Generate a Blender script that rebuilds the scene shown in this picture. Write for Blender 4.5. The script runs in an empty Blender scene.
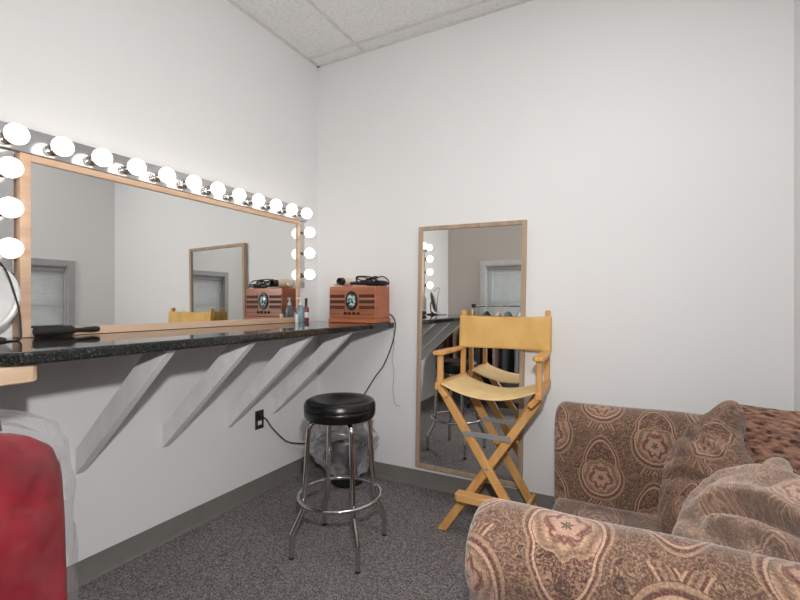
import bpy, bmesh, math, random
from mathutils import Vector, Matrix, noise, Euler
random.seed(7)
SC = bpy.context.scene
COL = SC.collection
PI = math.pi

# ------------------------------------------------------------------ helpers
def lin(r, g, b):
    f = lambda c: (c/255/12.92) if c/255 <= .04045 else ((c/255+.055)/1.055)**2.4
    return (f(r), f(g), f(b), 1)

class B:
    """collects shapes into one mesh"""
    def __init__(s):
        s.bm = bmesh.new(); s.uv = s.bm.loops.layers.uv.new('UVMap')
    def face(s, vs, uvs=None, mi=0):
        try: f = s.bm.faces.new(vs)
        except ValueError: return None
        f.material_index = mi
        if uvs:
            for l, u in zip(f.loops, uvs): l[s.uv].uv = u
        return f
    def box(s, x0, x1, y0, y1, z0, z1, M=None, mi=0):
        if x0 > x1: x0, x1 = x1, x0
        if y0 > y1: y0, y1 = y1, y0
        P = [Vector(p) for p in ((x0,y0,z0),(x1,y0,z0),(x1,y1,z0),(x0,y1,z0),(x0,y0,z1),(x1,y0,z1),(x1,y1,z1),(x0,y1,z1))]
        if M: P = [M @ p for p in P]
        v = [s.bm.verts.new(p) for p in P]
        for q in ((3,2,1,0),(4,5,6,7),(0,1,5,4),(1,2,6,5),(2,3,7,6),(3,0,4,7)): s.face([v[i] for i in q], mi=mi)
        return s
    def bar(s, p0, p1, w, t, up=(0,0,1)):
        """rectangular bar from p0 to p1, w across, t along the 'up' side"""
        p0, p1 = Vector(p0), Vector(p1); d = (p1-p0).normalized()
        a = d.cross(Vector(up)).normalized(); b = a.cross(d).normalized()
        v = []
        for p in (p0, p1):
            for i, j in ((-1,-1),(1,-1),(1,1),(-1,1)): v.append(s.bm.verts.new(p + a*w/2*i + b*t/2*j))
        for q in ((3,2,1,0),(4,5,6,7),(0,1,5,4),(1,2,6,5),(2,3,7,6),(3,0,4,7)): s.face([v[i] for i in q])
        return s
    def prism(s, poly, axis, a, b):
        def mk(p, c):
            return {'x': (c, p[0], p[1]), 'y': (p[0], c, p[1]), 'z': (p[0], p[1], c)}[axis]
        A = [s.bm.verts.new(mk(p, a)) for p in poly]; C = [s.bm.verts.new(mk(p, b)) for p in poly]
        n = len(poly)
        s.face(A[::-1]); s.face(C)
        for i in range(n): s.face([A[i], A[(i+1) % n], C[(i+1) % n], C[i]])
        return s
    def tube(s, pts, r, seg=10, closed=False, caps=True):
        pts = [Vector(p) for p in pts]; n = len(pts); rings = []
        rr = r if isinstance(r, (list, tuple)) else [r]*n
        prev = None
        for i, p in enumerate(pts):
            if closed: d = pts[(i+1) % n]-pts[i-1]
            else: d = pts[min(i+1, n-1)]-pts[max(i-1, 0)]
            d.normalize()
            if prev is None:
                a = d.orthogonal().normalized()
            else:
                a = prev - d*prev.dot(d); a = a.normalized() if a.length > 1e-6 else d.orthogonal().normalized()
            prev = a; b = d.cross(a)
            rings.append([s.bm.verts.new(p+(a*math.cos(2*PI*k/seg)+b*math.sin(2*PI*k/seg))*rr[i]) for k in range(seg)])
        m = n if closed else n-1
        for i in range(m):
            A, C = rings[i], rings[(i+1) % n]
            sh = 0
            if closed and i == n-1:
                sh = min(range(seg), key=lambda q: (C[q].co-A[0].co).length)
            for k in range(seg):
                s.face([A[k], A[(k+1) % seg], C[(k+1+sh) % seg], C[(k+sh) % seg]])
        if caps and not closed: s.face(rings[0][::-1]); s.face(rings[-1])
        return s
    def lathe(s, prof, c=(0,0,0), seg=32, M=None, sx=1, sy=1):
        rings = []; M = M or Matrix(); c = Vector(c)
        for r, z in prof:
            if r < 1e-5: rings.append([s.bm.verts.new(M @ Vector((0,0,z)) + c)])
            else: rings.append([s.bm.verts.new(M @ Vector((sx*r*math.cos(2*PI*k/seg), sy*r*math.sin(2*PI*k/seg), z)) + c) for k in range(seg)])
        for A, C in zip(rings, rings[1:]):
            for k in range(seg):
                if len(A) == 1 and len(C) == 1: continue
                if len(A) == 1: s.face([A[0], C[k], C[(k+1) % seg]])
                elif len(C) == 1: s.face([A[k], A[(k+1) % seg], C[0]])
                else: s.face([A[k], A[(k+1) % seg], C[(k+1) % seg], C[k]])
        if len(rings[0]) > 1: s.face(rings[0][::-1])
        if len(rings[-1]) > 1: s.face(rings[-1])
        return s
    def grid(s, fn, nu, nv, uvfn=None, closeu=False):
        V = [[s.bm.verts.new(fn(i/(nu if closeu else nu-1), j/(nv-1))) for j in range(nv)] for i in range(nu)]
        for i in range(nu if closeu else nu-1):
            for j in range(nv-1):
                q = [(i, j), (i+1, j), (i+1, j+1), (i, j+1)]
                uv = [uvfn(a/(nu if closeu else nu-1), b/(nv-1)) for a, b in q] if uvfn else None
                s.face([V[a % nu][b] for a, b in q], uv)
        return V
    def build(s, name, mat, parent=None, bevel=0, seg=2, sub=0, angle=35, mats=None, recalc=True):
        if recalc: bmesh.ops.recalc_face_normals(s.bm, faces=s.bm.faces)
        me = bpy.data.meshes.new(name); s.bm.to_mesh(me); s.bm.free()
        for m in (mats or [mat]): me.materials.append(m)
        for p in me.polygons: p.use_smooth = True
        me.set_sharp_from_angle(angle=math.radians(angle))
        o = bpy.data.objects.new(name, me); COL.objects.link(o)
        if parent: o.parent = parent
        if bevel:
            b = o.modifiers.new('bevel', 'BEVEL'); b.width = bevel; b.segments = seg; b.limit_method = 'ANGLE'; b.angle_limit = math.radians(40)
            b.harden_normals = True
        if sub:
            q = o.modifiers.new('sub', 'SUBSURF'); q.levels = sub; q.render_levels = sub
        return o

def tag(o, label, cat, group=None):
    o['label'] = label; o['category'] = cat
    if group: o['group'] = group
    return o
def thing(name, label, cat, loc=(0,0,0), rz=0, group=None):
    o = bpy.data.objects.new(name, None); COL.objects.link(o)
    o.location = loc; o.rotation_euler = (0, 0, rz); o.empty_display_size = .05
    return tag(o, label, cat, group)
def struct(o): o['kind'] = 'structure'; return o
def spline(P, k=6, closed=False):
    P = [Vector(p) for p in P]; out = []; n = len(P)
    for i in range(n if closed else n-1):
        if closed: a, b, c, d = P[i-1], P[i], P[(i+1) % n], P[(i+2) % n]
        else: a, b, c, d = P[max(i-1, 0)], P[i], P[i+1], P[min(i+2, n-1)]
        for j in range(k):
            t = j/k
            out.append(.5*((2*b)+(c-a)*t+(2*a-5*b+4*c-d)*t*t+(3*b-a-3*c+d)*t**3))
    if not closed: out.append(P[-1])
    return out
def copy_tree(o, parent=None):
    c = o.copy(); COL.objects.link(c); c.parent = parent
    for ch in list(o.children): copy_tree(ch, c)
    return c

# ------------------------------------------------------------------ materials
class NT:
    def __init__(s, name):
        s.m = bpy.data.materials.new(name); s.m.use_nodes = True
        s.t = s.m.node_tree; s.p = s.t.nodes['Principled BSDF']; s.o = s.t.nodes['Material Output']
    def n(s, typ, **kw):
        nd = s.t.nodes.new(typ)
        for k, v in kw.items():
            if k.startswith('_'): setattr(nd, k[1:], v)
            else:
                i = nd.inputs[int(k[1:])] if k[0] == 'i' and k[1:].isdigit() else nd.inputs[k]
                if hasattr(v, 'is_output'): s.t.links.new(v, i)
                else: i.default_value = v
        return nd
    def math(s, op, a, b=0, c=0, clamp=False):
        nd = s.t.nodes.new('ShaderNodeMath'); nd.operation = op; nd.use_clamp = clamp
        for i, v in enumerate((a, b, c)):
            if hasattr(v, 'is_output'): s.t.links.new(v, nd.inputs[i])
            else: nd.inputs[i].default_value = v
        return nd.outputs[0]
    def ramp(s, fac, stops, interp='LINEAR'):
        nd = s.t.nodes.new('ShaderNodeValToRGB'); cr = nd.color_ramp; cr.interpolation = interp
        while len(cr.elements) < len(stops): cr.elements.new(.5)
        for e, (p, c) in zip(cr.elements, stops): e.position = p; e.color = c
        s.t.links.new(fac, nd.inputs[0]); return nd.outputs[0]
    def mix(s, fac, a, b, mode='MIX'):
        nd = s.t.nodes.new('ShaderNodeMix'); nd.data_type = 'RGBA'; nd.blend_type = mode
        for i, v in ((0, fac), (6, a), (7, b)):
            if hasattr(v, 'is_output'): s.t.links.new(v, nd.inputs[i])
            else: nd.inputs[i].default_value = v
        return nd.outputs[2]
    def set(s, **kw):
        for k, v in kw.items():
            k = k.replace('_', ' ')
            i = s.p.inputs[k]
            if hasattr(v, 'is_output'): s.t.links.new(v, i)
            else: i.default_value = v
        return s
    def bump(s, h, strength=.3, dist=.01):
        nd = s.n('ShaderNodeBump', Height=h, Strength=strength, Distance=dist)
        s.t.links.new(nd.outputs[0], s.p.inputs['Normal']); return s
    def obj(s): return s.n('ShaderNodeTexCoord').outputs['Object']
    def uv(s): return s.n('ShaderNodeTexCoord').outputs['UV']

def plain(name, c, rough=.5, metal=0, var=.06, scale=12, **kw):
    k = NT(name); co = k.obj()
    nz = k.n('ShaderNodeTexNoise', Vector=co, Scale=scale, Detail=4.0).outputs[0]
    d = tuple(x*(1-var) for x in c[:3])+(1,); e = tuple(min(1, x*(1+var)) for x in c[:3])+(1,)
    k.set(Base_Color=k.ramp(nz, [(.3, d), (.7, e)]), Roughness=rough, Metallic=metal, **kw)
    return k.m
def wood(name, c1, c2, stretch=(1, 1, 12), scale=18, rough=.45):
    k = NT(name); co = k.obj()
    mp = k.n('ShaderNodeMapping', Vector=co); mp.inputs['Scale'].default_value = tuple(1/q if q > 1 else 1 for q in stretch)
    nz = k.n('ShaderNodeTexNoise', Vector=mp.outputs[0], Scale=scale, Detail=6.0, Roughness=.6, Distortion=.4).outputs[0]
    fine = k.n('ShaderNodeTexNoise', Vector=mp.outputs[0], Scale=scale*7, Detail=2.0).outputs[0]
    a = k.ramp(nz, [(.3, c2), (.62, c1)])
    k.set(Base_Color=k.mix(k.math('MULTIPLY', fine, .22), a, c2), Roughness=rough)
    k.bump(fine, .08, .002)
    return k.m

# walls
def wallmat(name, c, scale=90):
    k = NT(name); co = k.obj()
    nz = k.n('ShaderNodeTexNoise', Vector=co, Scale=1.3, Detail=3.0).outputs[0]
    k.set(Base_Color=k.ramp(nz, [(.3, tuple(x*.975 for x in c[:3])+(1,)), (.7, c)]), Roughness=.62)
    k.bump(k.n('ShaderNodeTexNoise', Vector=co, Scale=scale, Detail=3.0).outputs[0], .06, .004)
    return k.m
M_wall = wallmat('wall paint', (.83, .83, .83, 1))
M_wall_rear_shade = wallmat('rear wall shaded tone', (.62, .565, .52, 1))  # shade out of the flash's reach put into the colour: dimmer, warmer wall
k = NT('ceiling tile'); co = k.obj()
n1 = k.n('ShaderNodeTexNoise', Vector=co, Scale=55.0, Detail=5.0, Roughness=.75).outputs[0]
n2 = k.n('ShaderNodeTexVoronoi', Vector=co, Scale=70.0).outputs[0]
k.set(Base_Color=k.ramp(n1, [(.34, (.74, .735, .725, 1)), (.50, (.88, .875, .87, 1)), (.7, (.91, .905, .90, 1))]), Roughness=.9)
k.bump(k.math('ADD', n1, k.math('MULTIPLY', n2, .4)), .6, .01); M_tile = k.m
M_tbar = plain('ceiling grid metal', (.70, .69, .67, 1), .5)
k = NT('carpet'); co = k.obj()
n1 = k.n('ShaderNodeTexNoise', Vector=co, Scale=150.0, Detail=3.0, Roughness=.75).outputs[0]
n2 = k.n('ShaderNodeTexVoronoi', Vector=co, Scale=190.0).outputs['Color']
n3 = k.n('ShaderNodeTexNoise', Vector=co, Scale=3.0, Detail=3.0).outputs[0]
sep = k.n('ShaderNodeSeparateColor', Color=n2).outputs[0]
a = k.ramp(k.math('ADD', k.math('MULTIPLY', n1, .6), k.math('MULTIPLY', sep, .4)), [(.28, (.070, .062, .061, 1)), (.48, (.205, .182, .178, 1)), (.70, (.44, .40, .395, 1))])
k.set(Base_Color=k.mix(k.math('MULTIPLY', n3, .25), a, (.13, .115, .113, 1)), Roughness=.95)
k.bump(n1, .9, .012); M_carpet = k.m
M_base = plain('vinyl cove base', (.185, .175, .162, 1), .38)
M_trim = plain('white trim paint', (.66, .66, .65, 1), .4)
M_trimgrey = plain('grey trim paint', (.42, .42, .42, 1), .45)

# granite
k = NT('black granite'); co = k.obj()
v1 = k.n('ShaderNodeTexVoronoi', Vector=co, Scale=230.0).outputs['Color']
s1 = k.n('ShaderNodeSeparateColor', Color=v1)
n1 = k.n('ShaderNodeTexNoise', Vector=co, Scale=28.0, Detail=5.0).outputs[0]
a = k.ramp(s1.outputs[0], [(.0, (.006, .006, .006, 1)), (.72, (.016, .017, .016, 1)), (.88, (.030, .033, .031, 1)), (.97, (.085, .085, .08, 1))])
k.set(Base_Color=k.mix(k.math('MULTIPLY', n1, .6), a, (.012, .013, .013, 1)), Roughness=.03, IOR=1.52)
M_granite = k.m
M_mirror = NT('mirror silver').set(Base_Color=(.81, .82, .81, 1), Metallic=1.0, Roughness=.0).m
M_chrome = NT('chrome').set(Base_Color=(.62, .615, .60, 1), Metallic=1.0, Roughness=.10).m
M_steel = NT('chrome bar plate').set(Base_Color=(.56, .57, .58, 1), Metallic=.9, Roughness=.16).m
M_zinc = plain('zinc strip', (.50, .50, .50, 1), .35, .55)
M_bulb = NT('lit bulb glass').set(Base_Color=(1, .97, .92, 1), Roughness=.3, Emission_Color=(1, .92, .82, 1), Emission_Strength=2.3).m
M_pine = wood('pale pine frame', lin(214, 184, 158), lin(190, 154, 126), (1, 14, 1), 22)
M_oak = wood('greyish oak frame', lin(190, 166, 142), lin(160, 136, 112), (1, 1, 14), 22)
M_honey = wood('honey beech', lin(226, 174, 108), lin(198, 140, 76), (1, 1, 9), 16, .4)
M_honeyx = wood('honey beech across', lin(230, 180, 116), lin(202, 146, 82), (9, 1, 1), 16, .4)
M_ply = wood('raw plywood', lin(214, 190, 164), lin(188, 158, 128), (1, 12, 1), 20, .6)
M_radio = wood('reddish veneer', lin(186, 112, 76), lin(146, 80, 50), (10, 3, 1), 14, .35)
M_radiodark = plain('radio slot shadow cloth', lin(70, 48, 36), .7)
M_bracket = plain('pale grey bracket paint', (.84, .84, .84, 1), .5)
M_black = plain('black plastic', (.012, .012, .012, 1), .35)
M_blackrubber = plain('black rubber cord', (.014, .013, .013, 1), .5)
k = NT('black vinyl'); co = k.obj()
k.set(Base_Color=(.006, .006, .006, 1), Roughness=.26, Specular_IOR_Level=.4)
k.bump(k.n('ShaderNodeTexVoronoi', Vector=co, Scale=260.0).outputs[0], .12, .002); M_vinyl = k.m
k = NT('mustard canvas'); co = k.obj()
w1 = k.n('ShaderNodeTexWave', Vector=co, Scale=130.0, _bands_direction='X').outputs[1]
w2 = k.n('ShaderNodeTexWave', Vector=co, Scale=130.0, _bands_direction='Z').outputs[1]
n1 = k.n('ShaderNodeTexNoise', Vector=co, Scale=9.0, Detail=4.0).outputs[0]
k.set(Base_Color=k.ramp(n1, [(.3, lin(212, 168, 98)), (.7, lin(228, 188, 118))]), Roughness=.85)
k.bump(k.math('ADD', w1, w2), .25, .001); M_canvas = k.m
k = NT('pale canvas seat'); co = k.obj()
n1 = k.n('ShaderNodeTexNoise', Vector=co, Scale=9.0, Detail=4.0).outputs[0]
k.set(Base_Color=k.ramp(n1, [(.3, lin(218, 186, 130)), (.7, lin(234, 206, 152))]), Roughness=.85)
M_canvas_seat = k.m

def paisley(name, tint=1.0, su=.44, sv=.36, sheen=.45, wob=.012, fade=0.0, ms=1.0, fc=(168, 138, 118)):
    k = NT(name); uv = k.uv()
    nz = k.n('ShaderNodeTexNoise', Vector=uv, Scale=14.0, Detail=3.0)
    off = k.n('ShaderNodeVectorMath', _operation='MULTIPLY_ADD', i0=nz.outputs['Color'], i1=(wob, wob, 0), i2=uv).outputs[0]
    sp = k.n('ShaderNodeSeparateXYZ', Vector=off); U, V = sp.outputs[0], sp.outputs[1]
    def motif(ou, ov):
        x = k.math('MULTIPLY', k.math('SUBTRACT', k.math('FRACT', k.math('ADD', k.math('MULTIPLY', U, 1/su), ou+40)), .5), su)
        y = k.math('MULTIPLY', k.math('SUBTRACT', k.math('FRACT', k.math('ADD', k.math('MULTIPLY', V, 1/sv), ov+40)), .5), sv)
        X = k.math('DIVIDE', k.math('ABSOLUTE', x), .088*ms); Y = k.math('DIVIDE', y, .145*ms)
        # a drop: wide heart below, waist, narrow hood above
        w = k.math('SUBTRACT', 1.0, k.math('MULTIPLY', Y, .36))
        w = k.math('SUBTRACT', w, k.math('MULTIPLY', k.math('POWER', 2.718, k.math('MULTIPLY', k.math('POWER', k.math('ABSOLUTE', k.math('SUBTRACT', Y, .12)), 2.0), -40.0)), .10))
        X2 = k.math('DIVIDE', X, k.math('MAXIMUM', w, .25))
        r = k.math('SQRT', k.math('ADD', k.math('MULTIPLY', X2, X2), k.math('MULTIPLY', Y, Y)))
        # heart centre lower down
        Yh = k.math('ADD', Y, .30)
        rh = k.math('SQRT', k.math('ADD', k.math('MULTIPLY', X, X), k.math('MULTIPLY', k.math('MULTIPLY', Yh, Yh), 2.2)))
        th = k.math('ARCTAN2', Yh, X)
        return r, rh, th, X, Y
    a, b_ = motif(0, 0), motif(.5, .5)
    sel = k.math('LESS_THAN', b_[0], a[0])
    def pick(i): return k.math('ADD', a[i], k.math('MULTIPLY', sel, k.math('SUBTRACT', b_[i], a[i])))
    r, rh, th, X, Y = (pick(i) for i in range(5))
    D = lin(62, 44, 38); R = lin(104, 50, 46); T = lin(166, 136, 110); C = lin(196, 164, 138); O = lin(112, 100, 76); F = lin(122, 96, 78); BR = lin(94, 70, 57); P = lin(188, 150, 130)
    # ground with small curling figures
    wv = k.n('ShaderNodeTexNoise', Vector=off, Scale=30.0, Detail=3.0, Distortion=2.2).outputs[0]
    ground = k.ramp(wv, [(.28, D), (.38, BR), (.44, F), (.475, T), (.50, F), (.56, BR), (.62, lin(110, 72, 62)), (.68, O), (.75, T)])
    wv2 = k.n('ShaderNodeTexNoise', Vector=off, Scale=52.0, Detail=2.0, Distortion=1.4).outputs[0]
    dark = k.ramp(wv2, [(.30, D), (.42, R), (.50, T), (.54, BR), (.66, D), (.75, O)])
    # V shaped leaf bands under each motif
    vb = k.math('SUBTRACT', X, k.math('MULTIPLY', k.math('SUBTRACT', -.78, Y), .95))
    vmask = k.math('MULTIPLY', k.math('LESS_THAN', Y, -.72), k.math('LESS_THAN', k.math('ABSOLUTE', vb), .30))
    vcol = k.ramp(k.math('ABSOLUTE', vb), [(0, BR), (.10, T), (.14, R), (.19, BR), (.215, C), (.27, T), (.30, D)])
    c = k.mix(vmask, ground, vcol)
    # hood, heart
    body = k.mix(k.math('LESS_THAN', Y, .10), dark, P)
    lob = k.math('ADD', rh, k.math('MULTIPLY', k.math('SINE', k.math('MULTIPLY', th, 7.0)), .05))
    heart = k.ramp(lob, [(0, O), (.06, D), (.10, O), (.14, C), (.34, P), (.42, R), (.47, T), (.50, C), (.60, T), (.70, F), (.78, T)])
    body = k.mix(k.math('LESS_THAN', lob, .80), body, heart)
    scr = k.math('MULTIPLY', k.math('GREATER_THAN', k.math('SINE', k.math('ADD', k.math('MULTIPLY', th, 6.0), k.math('MULTIPLY', rh, 16.0))), .35), k.math('MULTIPLY', k.math('GREATER_THAN', rh, .30), k.math('LESS_THAN', rh, .56)))
    body = k.mix(k.math('MULTIPLY', scr, .75), body, R)
    ring = k.ramp(k.math('MULTIPLY', r, .8), [(.0, F), (.60, F), (.61, D), (.635, C), (.665, C), (.68, R), (.72, BR), (.745, T), (.785, T), (.80, D), (.82, BR)])
    inner = k.mix(k.math('GREATER_THAN', r, .76), body, ring)
    c = k.mix(k.math('LESS_THAN', r, 1.0), c, inner)
    fz = k.n('ShaderNodeTexNoise', Vector=uv, Scale=170.0, Detail=2.0, Roughness=.7).outputs[0]
    c = k.mix(k.ramp(fz, [(.35, (.45, .45, .45, 1)), (.6, (.0, .0, .0, 1))]), c, D)
    c = k.mix(k.ramp(fz, [(.5, (.0, .0, .0, 1)), (.75, (.5, .5, .5, 1))]), c, C)
    if fade: c = k.mix(fade, c, lin(*fc))
    c = k.mix(1.0, c, (tint, tint*.955, tint*.945, 1), 'MULTIPLY')
    k.set(Base_Color=c, Roughness=.9, Sheen_Weight=sheen, Sheen_Roughness=.5, Sheen_Tint=(1, .93, .90, 1))
    k.bump(k.math('ADD', fz, k.math('MULTIPLY', wv, 1.0)), .22, .002)
    return k.m
M_sofa = paisley('paisley chenille', .90, sheen=.35, ms=1.08)
M_cush = paisley('crumpled paisley slipcover', .80, .30, .25, .2, .05, .12, .6)
M_cushl = paisley('pale paisley slipcover', 1.16, .30, .25, .35, .05, .26, .6, (178, 164, 152))
k = NT('striped fur'); uv = k.uv()
mp = k.n('ShaderNodeMapping', Vector=uv); mp.inputs['Scale'].default_value = (24, 62, 1); mp.inputs['Rotation'].default_value = (0, 0, .5)
nz = k.n('ShaderNodeTexNoise', Vector=mp.outputs[0], Scale=1.0, Detail=3.0, Distortion=.6).outputs[0]
f2 = k.n('ShaderNodeTexNoise', Vector=mp.outputs[0], Scale=7.0, Detail=3.0).outputs[0]
k.set(Base_Color=k.mix(k.math('MULTIPLY', f2, .4), k.ramp(nz, [(.36, lin(52, 34, 30)), (.44, lin(140, 100, 82)), (.62, lin(196, 150, 126))]), lin(120, 84, 70)), Roughness=.9)
k.bump(k.math('ADD', f2, nz), .9, .012); M_fur = k.m

M_white = plain('white plastic', (.74, .74, .73, 1), .3)
M_cream = plain('cream plastic', lin(236, 220, 196), .35)
M_blackplate = plain('black outlet plate', (.015, .015, .015, 1), .3)
M_socket = plain('white outlet insert', (.75, .75, .73, 1), .35)
M_slat = plain('blind slat', (.62, .62, .61, 1), .5)
M_red = plain('red satin', lin(118, 7, 25), .42, 0, .45, 7)
def cloth(name, c): return plain(name, c, .85, 0, .15, 30)
# clear films
def film(name, alpha, tint, rough=.12, scale=24, bs=.5, fk=.6):
    k = NT(name); co = k.obj()
    nz = k.n('ShaderNodeTexNoise', Vector=co, Scale=float(scale), Detail=4.0, Distortion=1.2).outputs[0]
    bm_ = k.n('ShaderNodeBump', Height=nz, Strength=bs, Distance=.02).outputs[0]
    tr = k.n('ShaderNodeBsdfTransparent', Color=(.97, .97, .97, 1)).outputs[0]
    gl = k.n('ShaderNodeBsdfGlossy', Color=(1, 1, 1, 1), Roughness=rough, Normal=bm_).outputs[0]
    df = k.n('ShaderNodeBsdfDiffuse', Color=tint, Normal=bm_).outputs[0]
    m1 = k.n('ShaderNodeMixShader', Fac=.35, i1=df, i2=gl).outputs[0]
    fr = k.n('ShaderNodeFresnel', IOR=1.45, Normal=bm_).outputs[0]
    fac = k.math('ADD', k.math('MULTIPLY', fr, fk), k.math('MULTIPLY', k.math('POWER', nz, 2.0), alpha*2), clamp=True)
    m2 = k.n('ShaderNodeMixShader', Fac=fac, i1=tr, i2=m1).outputs[0]
    k.t.links.new(m2, k.o.inputs['Surface'])
    return k.m
M_film = film('clear garment film', .045, (.6, .6, .6, 1), .10, 16, .25, .30)
M_liner = film('clear bin liner', .62, (.42, .42, .43, 1), .14, 10, .6, .9)
M_blue = NT('blue tinted clear bottle').set(Base_Color=(.50, .66, .74, 1), Roughness=.1, Transmission_Weight=.75, IOR=1.3).m
M_redlab = plain('dark red label', lin(128, 66, 72), .4)
M_glass = NT('window glass').set(Base_Color=(.9, .95, .95, 1), Roughness=.02, Transmission_Weight=1.0, IOR=1.1).m
k = NT('radio dial'); co = k.obj()
nz = k.n('ShaderNodeTexNoise', Vector=co, Scale=55.0, Detail=2.0).outputs[0]
k.set(Base_Color=k.ramp(nz, [(.38, lin(24, 58, 60)), (.5, lin(80, 130, 130)), (.62, lin(205, 212, 205))]), Roughness=.12); M_dial = k.m
M_troffer = NT('fluorescent diffuser').set(Base_Color=(.9, .9, .9, 1), Emission_Color=(1, .985, .97, 1), Emission_Strength=10.2).m
M_brushbristle = plain('dark bristles', (.02, .02, .018, 1), .6)
M_darkback = plain('dark mirror back', (.05, .035, .028, 1), .45)

# ------------------------------------------------------------------ the room
W, L, HC = 2.81, 2.80, 3.05
T_ = .12
struct(B().box(-T_, W+T_, -L-T_, T_, -.1, 0).build('floor', M_carpet))
struct(B().box(-T_, 0, -L-T_, T_, 0, HC).build('wall_left', M_wall))
struct(B().box(0, W+T_, 0, T_, 0, HC).build('wall_back', M_wall))
# windows: (side, along0, along1, z0, z1)
RW = (-1.42, -.44, .86, 1.585)     # right wall, y range
QW = (.505, 1.42, .80, 1.705)       # rear wall, x range
def wall_with_hole(name, mat, fn, a0, a1, h):
    b = B()
    fn(b, a0, h[0], 0, HC); fn(b, h[1], a1, 0, HC); fn(b, h[0], h[1], 0, h[2]); fn(b, h[0], h[1], h[3], HC)
    return struct(b.build(name, mat))
wall_with_hole('wall_right', M_wall, lambda b, p, q, z0, z1: b.box(W, W+T_, p, q, z0, z1), -L-T_, 0, RW)
wall_with_hole('wall_rear', M_wall_rear_shade, lambda b, p, q, z0, z1: b.box(p, q, -L-T_, -L, z0, z1), 0, W, QW)
ceil = struct(B().box(-T_, W+T_, -L-T_, T_, HC, HC+.08).build('ceiling', M_tile))
b = B()
for x in (.425, 1.645): b.box(x-.012, x+.012, -L, 0, HC-.006, HC+.001)
for y in (-.125, -1.345, -2.565): b.box(0, W, y-.012, y+.012, HC-.0065, HC+.001)
for q in ((0, .022, -L, 0), (W-.022, W, -L, 0), (0, W, -.022, 0), (0, W, -L, -L+.022)): b.box(*q, HC-.007, HC+.001)
b.build('grid', M_tbar, ceil)
# cove base with a small toe, profile in (out, z)
prof = [(0, 0), (.016, 0), (.012, .008), (.006, .018), (.0045, .10), (.003, .104), (0, .104)]
struct(B().prism([(p, z) for p, z in prof], 'y', -L, 0).build('baseboard_left', M_base))
struct(B().prism([(-p, z) for p, z in prof], 'x', 0, W).build('baseboard_back', M_base))
struct(B().prism([(W-p, z) for p, z in prof], 'y', -L, 0).build('baseboard_right', M_base))
struct(B().prism([(-L+p, z) for p, z in prof], 'x', 0, W).build('baseboard_rear', M_base))

def window(name, M, w, z0, z1, mt, cas=.085):
    """local: x along the wall, +y into the room, wall face at y = 0"""
    t = bpy.data.objects.new(name, None); COL.objects.link(t); t.matrix_world = M; struct(t)
    b = B()
    b.box(-cas, 0, 0, .018, z0-.02, z1+cas); b.box(w, w+cas, 0, .018, z0-.02, z1+cas); b.box(0, w, 0, .018, z1, z1+cas)
    b.box(0, .012, -.12, 0, z0, z1); b.box(w-.012, w, -.12, 0, z0, z1); b.box(0, w, -.12, 0, z1-.012, z1)
    b.build('casing', mt, t, .003)
    B().box(-cas-.02, w+cas+.02, -.118, .05, z0-.028, z0).build('sill', mt, t, .004)
    b = B(); 
    for q in ((.012, .05, z0, z1-.012), (w-.05, w-.012, z0, z1-.012), (.05, w-.05, z0, z0+.04), (.05, w-.05, z1-.052, z1-.012), (.05, w-.05, (z0+z1)/2-.02, (z0+z1)/2+.02)):
        b.box(q[0], q[1], -.105, -.075, q[2], q[3])
    sash = b.build('sash', mt, t, .002)
    B().box(.05, w-.05, -.092, -.086, z0+.04, z1-.052).build('pane', M_glass, sash)
def blind(M, w, z0, z1, label):
    t = thing('venetian_blind', label, 'window blind'); t.matrix_world = M
    B().box(.018, w-.018, -.058, -.018, z1-.052, z1-.014).build('headrail', M_trimgrey, t, .003)
    b = B(); z = z1-.056
    while z > z0+.03:
        pr_ = [(-.050, z+.0125), (-.040, z+.007), (-.032, z-.003), (-.028, z-.0125)]     # curved slat, closed
        A = [[b.bm.verts.new((x_, p[0], p[1])) for p in pr_] for x_ in (.02, w-.02)]
        for i in range(3): b.face([A[0][i], A[1][i], A[1][i+1], A[0][i+1]])
        z -= .023
    b.build('slats', M_slat, t)
    B().box(.02, w-.02, -.052, -.024, z0+.004, z0+.022).build('bottom_rail', M_slat, t, .002)
    B().tube([(.09, -.012, z1-.055), (.088, -.010, z1-.45)], .004, 8).build('wand', M_white, t)
MR = Matrix.Translation((W, RW[1], 0)) @ Matrix.Rotation(-PI/2, 4, 'Z') @ Matrix.Scale(1, 4)
# local +y must point to -x: x_local -> -y world, y_local -> -x world
MR = Matrix(((0, -1, 0, W), (1, 0, 0, RW[0]), (0, 0, 1, 0), (0, 0, 0, 1)))
window('window_1', MR, RW[1]-RW[0], RW[2], RW[3], M_trimgrey, .06)
blind(MR, RW[1]-RW[0], RW[2], RW[3], 'closed white venetian blind in the grey-framed window reflected at left in the lighted mirror')
MQ = Matrix.Translation((QW[0], -L, 0))
window('window_2', MQ, QW[1]-QW[0], QW[2], QW[3], M_trim, .065)
blind(MQ, QW[1]-QW[0], QW[2], QW[3], 'closed white venetian blind in the white-framed window reflected in the tall mirror')

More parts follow.
